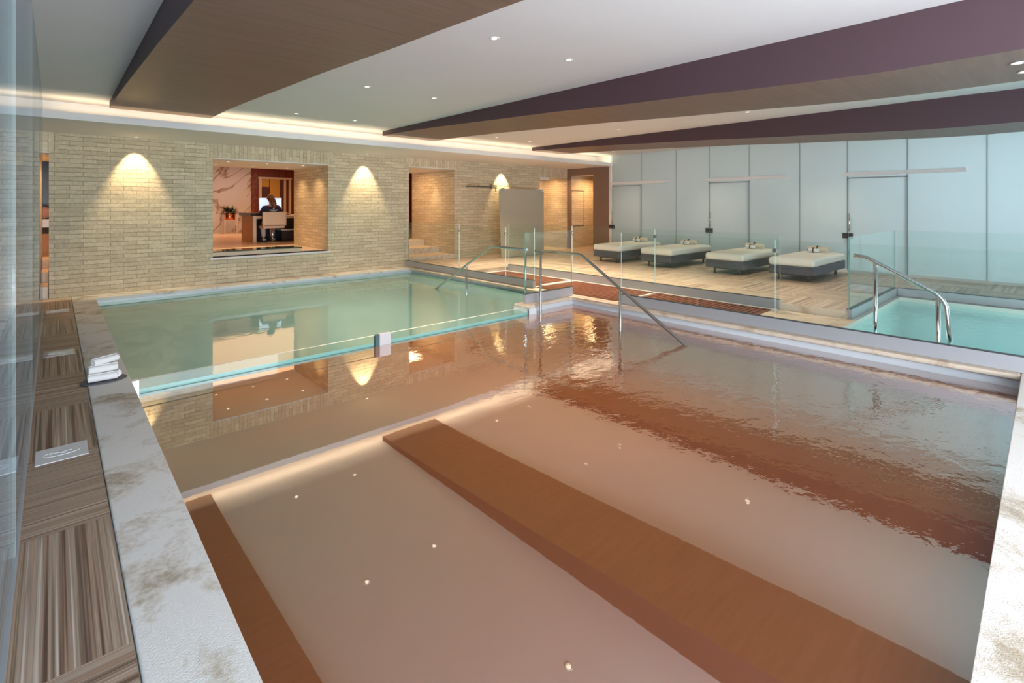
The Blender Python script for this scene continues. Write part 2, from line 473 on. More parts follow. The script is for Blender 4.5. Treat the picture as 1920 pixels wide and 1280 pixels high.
# left glass partition
def pane(mb_dims, name, mats, parent=None, axis=0):
    o = MB().box(*mb_dims).obj(name, mats, parent)
    for p in o.data.polygons:
        if abs(p.normal[axis]) < .5: p.material_index = 1
    return o
ys = [-3.5, -1.6, .95, 3.2, 5.5, 7.9, 10.4]
nm = ['beside the camera end of the walkway', 'by the nearest striped floor tiles', 'beside the nearest white floor plate', 'beside the towel tray on the coping', 'beside the middle white floor plate', 'reaching the farthest white floor plate']
for i in range(6):
    o = pane((-.142, -.13, ys[i]+.004, ys[i+1]-.004, .0, ZC), 'window_%d' % (i+1), [GLASSL, EDGEW])
    struct(o, 'full height clear glass panel of the left partition, ' + nm[i], 'glass panel')
struct(MB().box(-.15, -.122, -3.5, 10.4, -.006, .012).obj('trim_3', CHANNEL), 'thin metal channel under the left glass partition', 'trim')
struct(MB().box(-1.75, -1.65, -4.2, 14.05, -.1, ZC).obj('wall_left', plaster('blue_grey_plaster', (.50, .60, .66))))
# soffit with light cove
struct(MB().box(-1.65, XG+.14, 9.83, YW, 2.86, 2.885).box(-1.65, XG+.14, 9.83, 9.88, 2.885, 2.97).box(-1.65, XG+.14, 10.45, YW, 2.885, ZC).box(XG, XG+.14, 9.88, 10.45, 2.885, ZC).obj('ceiling_soffit', WHITE),
       'white soffit with a warm light cove above the brick wall', 'soffit')
# brown wall with opening, corridor beyond
bw = wall_holes('y', 9.93, YW, XG, XG+.14, DK, 2.86, [(10.6, 11.68, DK, 2.63)]).obj('wall_brown', BROWNW); struct(bw, 'brown plaster return wall with a dark opening left of the frosted glass wall', 'wall')
struct(MB().box(XG+.14, 16, 10.0, 10.1, DK, ZC).box(15.9, 16, 10.1, YW, DK, ZC).obj('wall_corridor', BROWNW))
struct(MB().box(XG+.14, 16, 10.1, YW, 2.66, 2.72).obj('ceiling_corridor', WHITE))
struct(MB().box(XG-.03, XG+.0, 9.84, 9.93, DK, 2.86).obj('trim_4', WHITEP), 'white upright trim at the left end of the frosted glass wall', 'trim')
# frosted glass wall
jo = [9.83, 8.74, 7.58, 6.59, 5.52, 4.33, 3.35, 2.27, 1.05, -.10, -1.2, -2.4, -3.6]
doors = {0: 1, 3: 2, 6: 3}
wn = 7
pl = {1: 'behind the farthest daybed', 2: 'left of the middle sliding door', 4: 'right of the middle sliding door', 5: 'left of the nearest sliding door',
      7: 'right of the nearest sliding door', 8: 'behind the aqua pool', 9: 'at the right edge of the view', 10: 'past the right edge of the view', 11: 'nearest to the window front'}
for i in range(12):
    y1, y0 = jo[i], jo[i+1]
    if i in doors:
        o = MB().box(XG, XG+.012, y0+.006, y1-.006, 2.22, ZC).obj('window_%d' % wn, FROST)
        struct(o, 'frosted glass panel above the %s sliding door' % ('farthest', 'middle', 'nearest')[doors[i]-1], 'glass panel')
    else:
        o = MB().box(XG, XG+.012, y0+.006, y1-.006, DK+.05, ZC).obj('window_%d' % wn, FROST)
        struct(o, 'tall frosted glass wall panel ' + pl[i], 'glass panel')
    wn += 1
JT = P('joint_grey', (.30, .32, .32), .5)
for i, y in enumerate(jo[1:-1]):
    struct(MB().box(XG+.006, XG+.02, y-.008, y+.008, DK, ZC).obj('trim_5', JT))
struct(MB().box(XG-.015, XG+.03, -4.2, 9.84, DK, DK+.055).obj('baseboard_right', WHITEP), 'white skirting along the frosted glass wall', 'skirting')
for i, k in doors.items():
    y1, y0 = jo[i], jo[i+1]
    w = ('farthest', 'middle', 'nearest')[k-1]
    d = MB().box(XG-.022, XG-.008, y0, y1-.02, DK+.012, 2.2).obj('door_%d' % k, FROST)
    struct(d, 'frosted glass sliding door with steel bar handle, the %s of three' % w, 'door')
    yh = y1-.055
    MB().tube([(XG-.075, yh, 1.02), (XG-.075, yh, 1.42)], .011).tube([(XG-.02, yh, 1.08), (XG-.075, yh, 1.08)], .008).tube([(XG-.02, yh, 1.36), (XG-.075, yh, 1.36)], .008).obj('door_handle', STEEL, d)
    MB().box(XG-.05, XG-.022, yh-.06, yh+.02, .86, .98).obj('door_lock', DARKM, d)
    struct(MB().box(XG-.05, XG, yh+.05, yh+.14, .86, .98).obj('trim_6', DARKM))
    struct(MB().box(XG-.002, XG+.012, y1-.03, y1, DK, 2.22).box(XG-.002, XG+.012, y0-.0, y0+.03, DK, 2.22).box(XG-.002, XG+.012, y0, y1, 2.2, 2.225).obj('trim_7', JT))
    ya, yb = ((7.82, 9.86), (4.58, 6.65), (1.34, 3.40))[k-1]
    t = MB().box(XG-.07, XG-.001, ya, yb, 2.26, 2.345).bevel(.004, 1).obj('door_track', WHITEP)
    tag(t, 'white horizontal sliding door track box, the %s of three' % w, 'door track', 'sliding door tracks')
# corridor behind frosted glass
struct(MB().box(15.0, 15.1, -4.2, 10, -.1, ZC).obj('wall_right', WHITE))
# window front behind the camera: frame plus an added solid panel
wf = MB()
wf.box(5.2, 9.6, -4.2, -4.1, .25, 2.95)  # unseen panel added to block light reaching the near coping
wf.box(-2, 16, -4.2, -4.1, 2.95, ZC).box(-2, 16, -4.2, -4.1, -.1, .25)
for k in range(9): wf.box(-2+k*2.2, -1.92+k*2.2, -4.2, -4.1, .25, 2.95)
struct(wf.obj('wall_front', WHITE))

# ------------------------------------------------------------------ beams
prof = [(9.95, 3.103), (9.4, 3.098), (8.7, 3.083), (7.9, 3.055), (7.1, 3.022), (6.3, 2.985), (5.0, 2.93), (4.2, 2.885), (3.57, 2.85), (2.9, 2.822), (2.07, 2.778), (1.5, 2.752),
        (1.0, 2.74), (.24, 2.745), (-.5, 2.78), (-1.5, 2.87), (-2.6, 2.98), (-4.0, 3.09)]
for x0, x1, lab in ((.63, 2.0, 'brown veneer ceiling beam nearest the left glass partition'), (5.25, 6.58, 'long brown curved ceiling beam over the middle of the pools'), (9.78, 11.12, 'brown curved ceiling beam over the daybed deck')):
    m = MB()
    m.prism([(9.95, ZC+.01)] + prof + [(-4.0, ZC+.01)], x0, x1, 'x')
    b = m.obj('ceiling_beam', [BEAM, BEAMS])
    for p in b.data.polygons:
        if abs(p.normal.x) > .5: p.material_index = 1
    tag(b, lab, 'ceiling beam', 'curved ceiling beams')

# ------------------------------------------------------------------ downlights
def mk_down(name='ceiling_downlight'):
    t = thing(name, (0, 0, 0), 'x', 'downlight', 'small round downlights in the white ceiling')
    MB().lathe([(.030, 0), (.030, -.004), (.046, -.006), (.048, -.002), (.048, 0)]).obj('rim', RIM, t)
    MB().lathe([(.026, -.001), (.026, -.0055), (.012, -.007)]).obj('lens', LAMP, t)
    return t
proto = mk_down(); first = True
cols = [(3.12, 'first column from the left wall'), (4.19, 'second column from the left wall'), (7.7, 'third column, right of middle beam'), (8.79, 'fourth column, left of right beam'), (12.23, 'column by the frosted glass wall')]
rows = [(3.69, 'nearest row'), (6.35, 'middle row'), (9.03, 'row by the light cove')]
for ci, (x, cl) in enumerate(cols):
    for ri, (y, rl) in enumerate(rows):
        if ci == 2 and ri == 0: continue
        lab = 'ceiling downlight in the %s, %s' % (rl, cl)
        if first: proto.location = (x, y, ZC-.001); proto['label'] = lab; first = False
        else: dup(proto, (x, y, ZC-.001), lab)
        spot('downlight_lamp', (x, y, ZC-.02), 45 if ci == 4 else ((75, 95, 60) if ci < 2 else (130, 185, 185))[ri], (1, .80, .58), 95, .9)
for (x, y), lab in (((5.72, .27), 'upper one of two downlights set in the middle beam'), ((6.14, .25), 'lower one of two downlights set in the middle beam')):
    dup(proto, (x, y, 2.742), lab, 'downlights in the middle beam'); spot('downlight_lamp', (x, y, 2.72), 2, WARM, 95, .9)
for x, lab in ((1.12, 'left of the reception window'), (5.68, 'between the window and the stair passage'), (10.2, 'behind the frosted shower screen')):
    dup(proto, (x, 11.55, 2.858), 'soffit downlight washing the brick wall ' + lab, 'downlights in the soffit')
    spot('wall_washer', (x, 11.50, 2.84), 58, (1, .78, .48), 60, .6, (.26, 0, 0), .015)

# ------------------------------------------------------------------ pools
ZB = -.137; ZT = -.10
# coping, left
def poly(pts, z0, z1, name, mat, bev=0):
    m = MB().prism(pts, z0, z1)
    if bev: m.bevel(bev, 3)
    return m.obj(name, mat)
o = poly([(.22, .19), (.52, .19), (.52, 11.25), (6.7, 11.25), (6.7, YW), (.22, YW)], -.05, 0, 'pool_coping', STONE, .008)
tag(o, 'long pale travertine coping along the left side and brick wall end of the pools', 'coping', 'pool copings')
o = poly([(.22, -.45), (7.6, -.33), (7.6, .315), (.52, .19), (.22, .19)], -.05, 0, 'pool_coping', STONE, .008)
tag(o, 'white rough stone coping at the near right corner of the brown pool', 'coping', 'pool copings')
o = poly([(6.73, .30), (6.86, .30), (6.86, 6.10), (5.57, 6.10), (5.57, 5.775), (5.75, 5.775), (5.74, 5.87), (6.73, 5.87)], -.055, 0, 'pool_coping', STONE2, .02)
tag(o, 'rounded warm stone coping along the right side of the brown pool', 'coping', 'pool copings')
o = poly([(6.7, 6.10), (6.9, 6.10), (6.9, YW), (6.7, YW)], -.05, 0, 'pool_coping', STONE2, .008)
tag(o, 'narrow warm stone coping along the right side of the teal pool', 'coping', 'pool copings')
# shells
struct(MB().box(.50, 6.78, 11.3, YW, -1.35, -.045).obj('wall_pool_back', TILEW))
struct(MB().box(6.77, 6.9, -.3, YW, -1.35, -.05).box(5.6, 6.77, 5.88, 6.1, -1.35, -.05).box(5.57, 5.74, 5.745, 6.1, -1.35, -.05).obj('wall_pool_right', TILEW))
struct(MB().prism([(.5, -.46), (6.77, -.34), (6.77, .26), (.5, .15)], -1.35, -.05).obj('wall_pool_front', TILEW))
struct(MB().box(.5, 6.77, 5.77, 11.3, -1.2, -1.1).obj('floor_pool', TILET))
st = MB()
for k in range(4): st.box(5.55-.0, 6.77, 6.1+.0, 8.4-.5*k, -1.1, -1.0+.2*k)
struct(st.obj('floor_pool_steps', P('pale_green_tile', (.62, .66, .50), .4)), 'pale tiled steps under the teal water', 'steps')
o = MB().box(.49, 5.6, 5.775, 11.31, ZT-.9, ZT).box(5.6, 6.775, 6.09, 11.31, ZT-.25, ZT).obj('pool_water', TEALWATER)
# keep the surface and the side behind the glass divider
bm = bmesh.new(); bm.from_mesh(o.data)
bmesh.ops.delete(bm, geom=[f for f in bm.faces if f.normal.z < .5 and not (f.normal.y < -.5 and f.calc_center_median().y < 5.8)], context='FACES')
for f in bm.faces:
    if f.normal.y < -.5: f.material_index = 1
bm.to_mesh(o.data); bm.free()
o.data.materials.append(P('teal_side', (.34, .60, .56), .3))
tag(o, 'still teal water of the far pool beside the brick wall', 'pool water', kind='stuff')
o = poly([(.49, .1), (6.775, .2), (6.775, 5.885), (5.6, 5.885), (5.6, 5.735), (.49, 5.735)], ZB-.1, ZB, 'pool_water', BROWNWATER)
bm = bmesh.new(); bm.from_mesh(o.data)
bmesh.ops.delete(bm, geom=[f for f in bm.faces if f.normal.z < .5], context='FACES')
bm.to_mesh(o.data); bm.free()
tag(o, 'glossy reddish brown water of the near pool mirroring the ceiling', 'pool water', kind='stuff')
# divider glass
t = thing('pool_divider', (3.05, 5.755, 0), 'low glass divider between the teal and brown pools with steel mullion', 'pool divider')
for x0, x1 in ((.56, 3.0), (3.13, 5.57)):
    pane((x0, x1, 5.742, 5.770, -1.1, -.004), 'glass_pane', [GLASS, P('glow_painted_edge', (.93, .97, .95), .35)], t, 1)  # white glow of the lit edge is put into its colour
MB().box(2.985, 3.14, 5.728, 5.785, -1.1, .004).bevel(.004, 1).obj('mullion', P('pale_steel', (.74, .74, .76), .3, .3), t)
MB().box(.52, .575, 5.72, 5.79, -1.1, -.002).obj('end_clamp', P('pale_steel_clamp', (.72, .73, .75), .3, .3), t)
MB().box(2.93, 2.985, 5.735, 5.780, -1.1, .001).obj('mullion_seal', P('dark_seal', (.08, .14, .15), .4), t)

# ------------------------------------------------------------------ deck and overflow walk
struct(MB().box(8.30, XG+.1, 2.1, YW, -.1, DK).box(11.16, XG+.1, -4.2, 2.1, -.1, DK).box(6.9, 8.30, 9.25, YW, -.1, DK).box(XG+.1, 16, 10, YW, -.1, DK).obj('floor_deck', DECK), 'striped wood look deck under the daybeds', 'floor')
struct(MB().box(6.86, 8.298, 2.0, 9.25, -.1, -.002).box(8.27, 8.299, 2.11, 2.98, -.1, DK+.002).box(6.86, 7.5, -.4, 2.0, -.1, -.002).obj('floor_overflow', STONE2))
struct(MB().box(8.12, 8.2, 2.98, 9.25, -.002, .012).box(7.2, 8.14, 6.98, 7.1, -.002, .02).box(7.3, 8.14, 5.03, 5.08, -.002, .012).box(6.95, 8.2, 9.15, 9.25, -.002, .02).obj('trim_8', WHITEP), 'white edging strips around the wooden grates', 'trim')
def grate(y0, y1, lab):
    t = thing('floor_grate', (7.55, (y0+y1)/2, 0), lab, 'floor grate', 'wooden floor grates')
    m = MB(); k = y0
    while k < y1-.02:
        m.box(6.98, 8.10, k, k+.062, .0, .014); k += .085
    m.obj('slats', GRATEW, t)
    MB().box(6.95, 6.98, y0, y1, 0, .012).obj('edge_rail', GRATEW, t)
    MB().box(8.10, 8.12, y0, y1, 0, .012).obj('edge_rail', GRATEW, t)
    MB().box(6.98, 8.10, y0, y1, -.001, .002).obj('gap_shade_sheet', P('painted_gap_shade', (.10, .035, .02), .7), t)  # dark sheet whose colour stands in for shade between the slats
grate(7.12, 9.13, 'reddish brown slatted floor grate beside the teal pool')
grate(5.10, 6.95, 'reddish brown slatted floor grate behind the brown pool handrail')
grate(3.05, 5.02, 'reddish brown slatted floor grate behind the long glass balustrade')

# ------------------------------------------------------------------ balustrades
def balustrade(axis, a0, a1, c0, joints, label, ch=(0, .15), top=1.155, base=True, zg=None):
    mid = (a0+a1)/2
    loc = (c0, mid, 0) if axis == 'y' else (mid, c0, 0)
    t = thing('glass_balustrade', loc, label, 'glass balustrade', 'frameless glass balustrades')
    if axis == 'y': MB().box(c0-.035, c0+.035, a0, a1, ch[0], ch[1]).bevel(.003, 1).obj('base_channel', CHANNEL, t)
    else: MB().box(a0, a1, c0-.035, c0+.035, ch[0], ch[1]).bevel(.003, 1).obj('base_channel', CHANNEL, t)
    GK = DARKM
    if axis == 'y': MB().box(c0-.03, c0+.03, a0, a1, ch[1], ch[1]+.006).obj('gasket', GK, t)
    else: MB().box(a0, a1, c0-.03, c0+.03, ch[1], ch[1]+.006).obj('gasket', GK, t)
    J = [a0] + joints + [a1]
    for p, q in zip(J, J[1:]):
        if axis == 'y': pane((c0-.007, c0+.007, p+.004, q-.004, ch[1]-.03, top), 'glass_pane', [GLASS, EDGEW], t, 0)
        else: pane((p+.004, q-.004, c0-.007, c0+.007, ch[1]-.03, top), 'glass_pane', [GLASS, EDGE], t, 1)
    for j in joints:
        if axis == 'y': MB().tube([(c0-.022, j, 1.02), (c0+.022, j, 1.02)], .028, 16).obj('clamp', STEEL, t)
    return t
balustrade('y', 6.93, 11.70, 6.84+.035, [7.77, 9.38], 'glass balustrade on a grey channel along the right of the teal pool')
balustrade('x', 5.68, 6.84, 5.96, [], 'short glass balustrade with pale channel on the corner between the two pools', (0, .15))
balustrade('y', -1.2, 4.92, 6.84+.035, [2.54], 'long glass balustrade on a grey channel along the right of the brown pool')
balustrade('y', 2.98, 9.25, 8.28, [5.17, 7.2], 'glass balustrade between the wooden grates and the daybed deck', (0, .15))
balustrade('x', 8.31, 11.10, 2.08, [], 'glass balustrade with green edge on the left of the aqua pool', (0, .135))
balustrade('y', -3.4, 2.04, 11.12, [-.6], 'glass balustrade between the aqua pool and the frosted glass wall', (0, .135))

# ------------------------------------------------------------------ aqua pool
struct(MB().box(7.3, 11.3, -4.0, 2.1, -1.3, -1.0).box(7.3, 7.5, -4, 2.1, -1.3, -.004).box(10.95, 11.16, -4, 2.1, -1.3, -.004).box(7.5, 10.95, 1.98, 2.1, -1.3, -.004).box(7.3, 11.3, -4.1, -3.6, -1.3, -.004).obj('wall_aqua_pool', P('cream_pool_stone', (.80, .76, .68), .5)))
o = MB().box(7.49, 10.96, -3.62, 1.99, -.35, -.07).obj('pool_water', AQUAWATER)
bm = bmesh.new(); bm.from_mesh(o.data)
bmesh.ops.delete(bm, geom=[f for f in bm.faces if f.normal.z < .5], context='FACES'); bm.to_mesh(o.data); bm.free()
tag(o, 'bright rippled aqua water of the small pool at the right', 'pool water', kind='stuff')
struct(MB().box(7.5, 10.95, -3.6, 1.98, -1.0, -.9).obj('floor_aqua_pool', TILEB))
area('aqua_pool_lamp', (9.2, .2, -.75), (PI, 0, 0), 2.5, 2.5, 25, (.75, 1, 1))

# ------------------------------------------------------------------ handrails
def arc(p0, p1, p2, n=6):
    """quadratic rounding of a corner"""
    p0, p1, p2 = map(Vector, (p0, p1, p2))
    return [(1-t)**2*p0 + 2*t*(1-t)*p1 + t*t*p2 for t in [i/n for i in range(n+1)]]
x = 5.78
t = thing('pool_handrail', (x, 6.05, 0), 'slim steel handrail going down into the teal pool', 'handrail', 'steel handrails')
MB().tube([(x, 6.0, .87)] + arc((x, 6.90, .87), (x, 6.94, .87), (x, 6.97, .852), 4) + [(x, 8.72, -.115), (x, 9.35, -.50)], .021).obj('rail', STEEL, t)
MB().tube([(x, 6.04, .0), (x, 6.04, .86)], .019).obj('post', STEEL, t)
MB().tube([(x, 7.66, -1.0), (x, 7.66, .46)], .019).obj('post', STEEL, t)
t = thing('pool_handrail', (5.8, 5.71, ZB), 'slim steel handrail going down into the brown pool', 'handrail', 'steel handrails')
MB().tube([(5.8, 5.83, .87)] + arc((5.8, 4.91, .87), (5.8, 4.87, .87), (5.8, 4.84, .852), 4) + [(5.8, 3.2, -.13), (5.8, 2.9, -.31)], .021).obj('rail', STEEL, t)
MB().tube([(5.8, 5.71, -1.0), (5.8, 5.71, .86)], .019).obj('post', STEEL, t)
MB().tube([(5.8, 4.17, -1.0), (5.8, 4.17, .46)], .019).obj('post', STEEL, t)
x = 7.93
t = thing('pool_handrail', (x, 1.69, -.07), 'thick curved chrome handrail in the aqua pool', 'handrail', 'steel handrails')
MB().tube(arc((x, 1.93, .93), (x, 1.80, .935), (x, 1.69, .86), 6) + [(x, 1.45, .735), (x, 1.20, .60)] + arc((x, 1.12, .555), (x, 1.02, .50), (x, .985, .38), 6) + [(x, .95, -.06), (x, .93, -.35)], .027, 16).obj('rail', CHROME, t)
MB().tube([(x, 1.69, -.9), (x, 1.69, .85)], .025, 16).obj('post', CHROME, t)
MB().tube([(x, 1.06, -.9), (x, 1.06, .52)], .025, 16).obj('post', CHROME, t)

# ------------------------------------------------------------------ daybeds
def soft_box(x0, x1, y0, y1, z0, z1, bev, crown=0, nx=10, ny=6):
    m = MB(); bm = m.bm
    m.box(x0, x1, y0, y1, z0, z1); m.bevel(bev, 5)
    if crown:
        bmesh.ops.subdivide_edges(bm, edges=[e for e in bm.edges if e.calc_length() > .3], cuts=6, use_grid_fill=True)
        cx, cy = (x0+x1)/2, (y0+y1)/2
        for v in bm.verts:
            if v.co.z > (z0+z1)/2:
                a = 1-min(1, abs(v.co.x-cx)/((x1-x0)/2))**4; b = 1-min(1, abs(v.co.y-cy)/((y1-y0)/2))**3
                v.co.z += crown*a*b
    return m
bed = thing('daybed', (11.82, 0, DK), 'x', 'daybed', 'wicker daybeds by the frosted glass wall')
fr = MB(); fr.box(-1.0, 1.0, -.42, .42, .13, .30); fr.bevel(.008, 1)
def child(m, name, mat, par, smooth=False):
    o = m.obj(name, mat, None, smooth); o.parent = par; return o
child(fr, 'wicker_base', WICKER, bed)
child(soft_box(-1.02, 1.02, -.43, .43, .295, .455, .06, .015), 'mattress', MATT, bed, True)
for sx, sy in ((-.86, -.27), (-.86, .27), (.86, -.27), (.86, .27)):
    child(MB().box(sx-.02, sx+.02, sy-.02, sy+.02, 0, .14).bevel(.003, 1), 'leg', DARKM, bed)
child(MB().box(-.86, .86, -.02, .02, .10, .13).box(-.875, -.845, -.30, .30, .10, .13).box(.845, .875, -.30, .30, .10, .13), 'underframe', DARKM, bed)
def roll_mesh(r, L, turns=3.2):
    """rolled towel, axis along y, visible spiral at both ends"""
    m = MB(); bm = m.bm; n = 60; th = r*.26
    out, inn = [], []
    for i in range(n+1):
        a = i/n*turns*2*PI; rr = r*(.16+.84*i/n)
        out.append((rr*math.cos(a), rr*math.sin(a)))
        ri = max(.01, rr-th*.8); inn.append((ri*math.cos(a), ri*math.sin(a)))
    ring = out + inn[::-1]
    cols_ = []
    for y, sc in ((-L/2, .94), (-L/2+.012, 1), (L/2-.012, 1), (L/2, .94)):
        cols_.append([bm.verts.new((p[0]*sc, y, p[1]*sc+r)) for p in ring])
    k = len(ring)
    for A, B in zip(cols_, cols_[1:]):
        for i in range(k):
            f = bm.faces.new((A[i], A[(i+1) % k], B[(i+1) % k], B[i])); f.smooth = True
    for C_ in (cols_[0], cols_[-1]):
        for i in range(n):
            bm.faces.new((C_[i], C_[i+1], C_[k-2-i], C_[k-1-i]))
    return m
def mk_towel(name, r, L, mat, label, group, ribbon=True):
    t = thing(name, (0, 0, 0), label, 'rolled towel', group)
    child(roll_mesh(r, L), 'towel_cloth', mat, t)
    if ribbon:
        m = MB(); m.bm.free(); m.bm = bmesh.new()
        pts = [(1.03*r*math.cos(a), 0, 1.03*r*math.sin(a)+r) for a in [i/20*2*PI for i in range(21)]]
        for y0 in (-.012,):
            A = [m.bm.verts.new((p[0], y0-.0, p[2])) for p in pts[:-1]]; B = [m.bm.verts.new((p[0], y0+.024, p[2])) for p in pts[:-1]]
            A2 = [m.bm.verts.new((p[0]*1.04, y0, (p[2]-r)*1.04+r)) for p in pts[:-1]]; B2 = [m.bm.verts.new((p[0]*1.04, y0+.024, (p[2]-r)*1.04+r)) for p in pts[:-1]]
            for i in range(20):
                j = (i+1) % 20
                m.bm.faces.new((A2[i], A2[j], B2[j], B2[i])); m.bm.faces.new((A[i], B[i], B[j], A[j])); m.bm.faces.new((A[i], A[j], A2[j], A2[i])); m.bm.faces.new((B[i], B2[i], B2[j], B[j]))
        m.ell((0, .0, 2*r+.012), (.018, .03, .012), 10, 6)
        child(m, 'ribbon', RIBBON, t)
    return t
bt = mk_towel('rolled_towel', .062, .42, FABB, 'x', 'beige rolled towels on the daybeds', True)
wt = mk_towel('rolled_towel', .045, .20, FABW, 'x', 'white rolled towels on the daybeds', True)
names = ['farthest daybed beside the brown wall', 'second daybed from the brown wall', 'third daybed from the brown wall', 'nearest daybed beside the aqua pool']
for i, cy in enumerate((8.23, 6.74, 5.05, 3.70)):
    lab = 'charcoal wicker daybed with ivory mattress, the ' + names[i]
    if i == 0: bed.location = (11.82, cy, DK); bed['label'] = lab
    else: dup(bed, (11.82, cy, DK), lab)
    zt = DK+.473
    if i == 0: bt.location = (12.42, cy, zt); bt['label'] = 'large beige rolled towel on the ' + names[i]
    else: dup(bt, (12.42, cy, zt), 'large beige rolled towel on the ' + names[i])
    if i == 0: wt.location = (12.28, cy+.04, zt); wt['label'] = 'small white rolled towel on the ' + names[i]
    else: dup(wt, (12.28, cy+.04, zt), 'small white rolled towel on the ' + names[i])

# ------------------------------------------------------------------ towel tray on the near coping
tr = thing('tray', (.335, 5.93, 0), 'thin dark oval slate tray on the left coping', 'tray')
m = MB(); m.lathe([(.9, 0), (1.0, .004), (1.0, .008), (.985, .010)], seg=40)
for v in m.bm.verts: v.co.x *= .17; v.co.y *= .13
child(m, 'tray_plate', SLATE, tr)
pr = mk_towel('rolled_towel', .038, .21, FABW, 'x', 'white rolled towels on the slate tray', False)
spots = [((.325, 5.875, .010), PI/2-.05, 'lowest front white rolled towel on the slate tray'), ((.325, 5.954, .010), PI/2-.05, 'lowest rear white rolled towel on the slate tray'),
         ((.33, 5.912, .078), PI/2+.05, 'middle white rolled towel lying across the lower pair on the slate tray'), ((.405, 5.995, .012), .25, 'white rolled towel leaning at the right end of the slate tray'),
         ((.35, 5.96, .140), PI/2+.5, 'topmost white rolled towel of the stack on the slate tray')]
for i, (loc, rz, lab) in enumerate(spots):
    o = pr if i == 0 else dup(pr, loc, lab)
    o.location = loc; o.rotation_euler = (0, 0, rz); o['label'] = lab

# ------------------------------------------------------------------ floor plates
def plate(y, lab):
    t = thing('floor_plate', (.037, y, -.004), lab, 'floor plate', 'white glossy floor plates on the walkway')
    child(MB().box(-.128, .128, -.125, .125, .0005, .005).bevel(.0015, 1), 'plate', P('glossy_white_plate', (.74, .75, .80), .12, coat=.6), t)
    m = MB()
    for k, (a, b, r) in enumerate(((-.03, .0, .03), (.03, .0, .035), (0, 0, .09))):
        pts = [(a+r*math.cos(q), b+r*.45*math.sin(q), .0055) for q in [i/14*PI*(1.1 if k < 2 else 1.4)+k for i in range(15)]]
        m.tube(pts, .0012, 6)
    child(m, 'engraved_ring', P('pale_blue_line', (.80, .86, .90), .2), t)
plate(4.38, 'white glossy square floor plate nearest the camera on the walkway')
plate(7.36, 'white glossy square floor plate in the middle of the walkway')
plate(10.3, 'white glossy square floor plate nearest the brick wall')

# ------------------------------------------------------------------ shower corner
t = thing('shower_screen', (10.24, 10.8, DK), 'tall sand coloured frosted shower screen standing before the brick wall', 'shower screen')
m = MB(); x0, x1, z0, z1, r = 9.38, 11.1, DK+.01, 2.08, .09
pts = [(x0, z0), (x1, z0)] + [(x1-r+r*math.cos(a), z1-r+r*math.sin(a)) for a in [i/6*PI/2 for i in range(7)]] + [(x0+r*math.cos(a), z1-r+r*math.sin(a)) for a in [PI/2+i/6*PI/2 for i in range(7)]]
m.prism(pts, 10.79, 10.802, 'y'); m.obj('frosted_pane', SCREEN, t)
MB().box(x0, x1, 10.78, 10.81, DK, DK+.02).obj('floor_channel', STEEL, t)
MB().box(9.42, 9.48, 10.775, 10.817, 2.02, 2.10).obj('clamp', STEEL, t)
MB().box(10.98, 11.04, 10.775, 10.817, 2.02, 2.10).obj('clamp', STEEL, t)
t = thing('rain_shower', (8.95, 11.3, 2.1), 'flat dark rain shower head on a wall arm left of the frosted screen', 'shower')
MB().box(8.55, 9.25, 11.05, 11.35, 2.12, 2.14).bevel(.004, 1).obj('rain_plate', DARKM, t)
MB().tube([(8.9, 11.2, 2.14), (8.9, 11.2, 2.22), (8.9, YW, 2.22)], .012).obj('arm', STEEL, t)
t = thing('wall_bracket', (9.95, YW, 2.2), 'small brass bracket fixed on the brick above the frosted screen', 'bracket')
MB().box(9.75, 9.80, YW-.04, YW, 2.1, 2.24).box(9.80, 10.0, YW-.03, YW-.015, 2.2, 2.22).box(9.98, 10.0, YW-.03, YW-.015, 2.12, 2.2).obj('bracket_arm', P('brass', (.45, .33, .18), .35, 1), t)
# hatch on the brick beyond the brown wall
t = thing('wall_hatch', (13.8, YW, 1.5), 'thin framed brick hatch seen through the brown wall opening', 'hatch')
fm = MB()
for a in ((13.46, 14.16, 2.11, 2.13), (13.46, 14.16, .86, .88), (13.46, 13.475, .88, 2.11), (14.145, 14.16, .88, 2.11)): fm.box(a[0], a[1], YW-.012, YW-.001, a[2], a[3])
fm.obj('frame', DARKM, t)
MB().box(13.475, 14.145, YW-.006, YW-.001, .88, 2.11).obj('panel', BRX, t)

# ------------------------------------------------------------------ stairs of the passages
def steps(x0, x1, rows_, lab):
    m = MB()
    for y, z in rows_: m.box(x0, x1, y, 14.05, -.095, z-.03).box(x0, x1, y-.01, 14.05, z-.03, z)
    o = m.obj('stair_flight', STONE2); tag(o, lab, 'stairs')
steps(6.98, 8.43, [(YW+.0, .22), (12.5, .38), (13.3, .55)], 'three pale stone steps rising through the brick passage')
steps(-.89, -.08, [(YW+.05, .20), (12.5, .38), (13.3, .55)], 'pale stone steps in the narrow left passage')

# ------------------------------------------------------------------ window sill and plinth
o = MB().box(2.33, 4.85, YW-.05, 12.0, .49, .53).bevel(.005, 1).obj('window_sill', WHITEP); struct(o, 'white sill under the reception window', 'sill')
struct(MB().box(2.40, 4.79, 12.0, 14.05, .525, .545).obj('floor_sill', STONE2))
struct(MB().box(2.40, 4.79, YW+.005, 14.05, 2.555, 2.575).obj('ceiling_window', WHITE))
struct(MB().box(6.97, 8.44, YW+.005, 14.05, 2.62, 2.64).obj('ceiling_stair', WHITE))
struct(MB().box(-.9, -.07, YW+.005, 14.05, 2.50, 2.52).obj('ceiling_left_passage', WHITE))
for i, (lx, ly) in enumerate(((2.8, 12.3), (3.6, 12.3), (4.4, 12.3), (2.8, 13.4), (3.6, 13.4), (4.4, 13.4))):
    dup(proto, (lx, ly, 2.554), 'tiny downlight in the reception window head, %s row, %s' % (('front', 'back')[i//3], ('left', 'centre', 'right')[i % 3]), 'downlights in the window head')
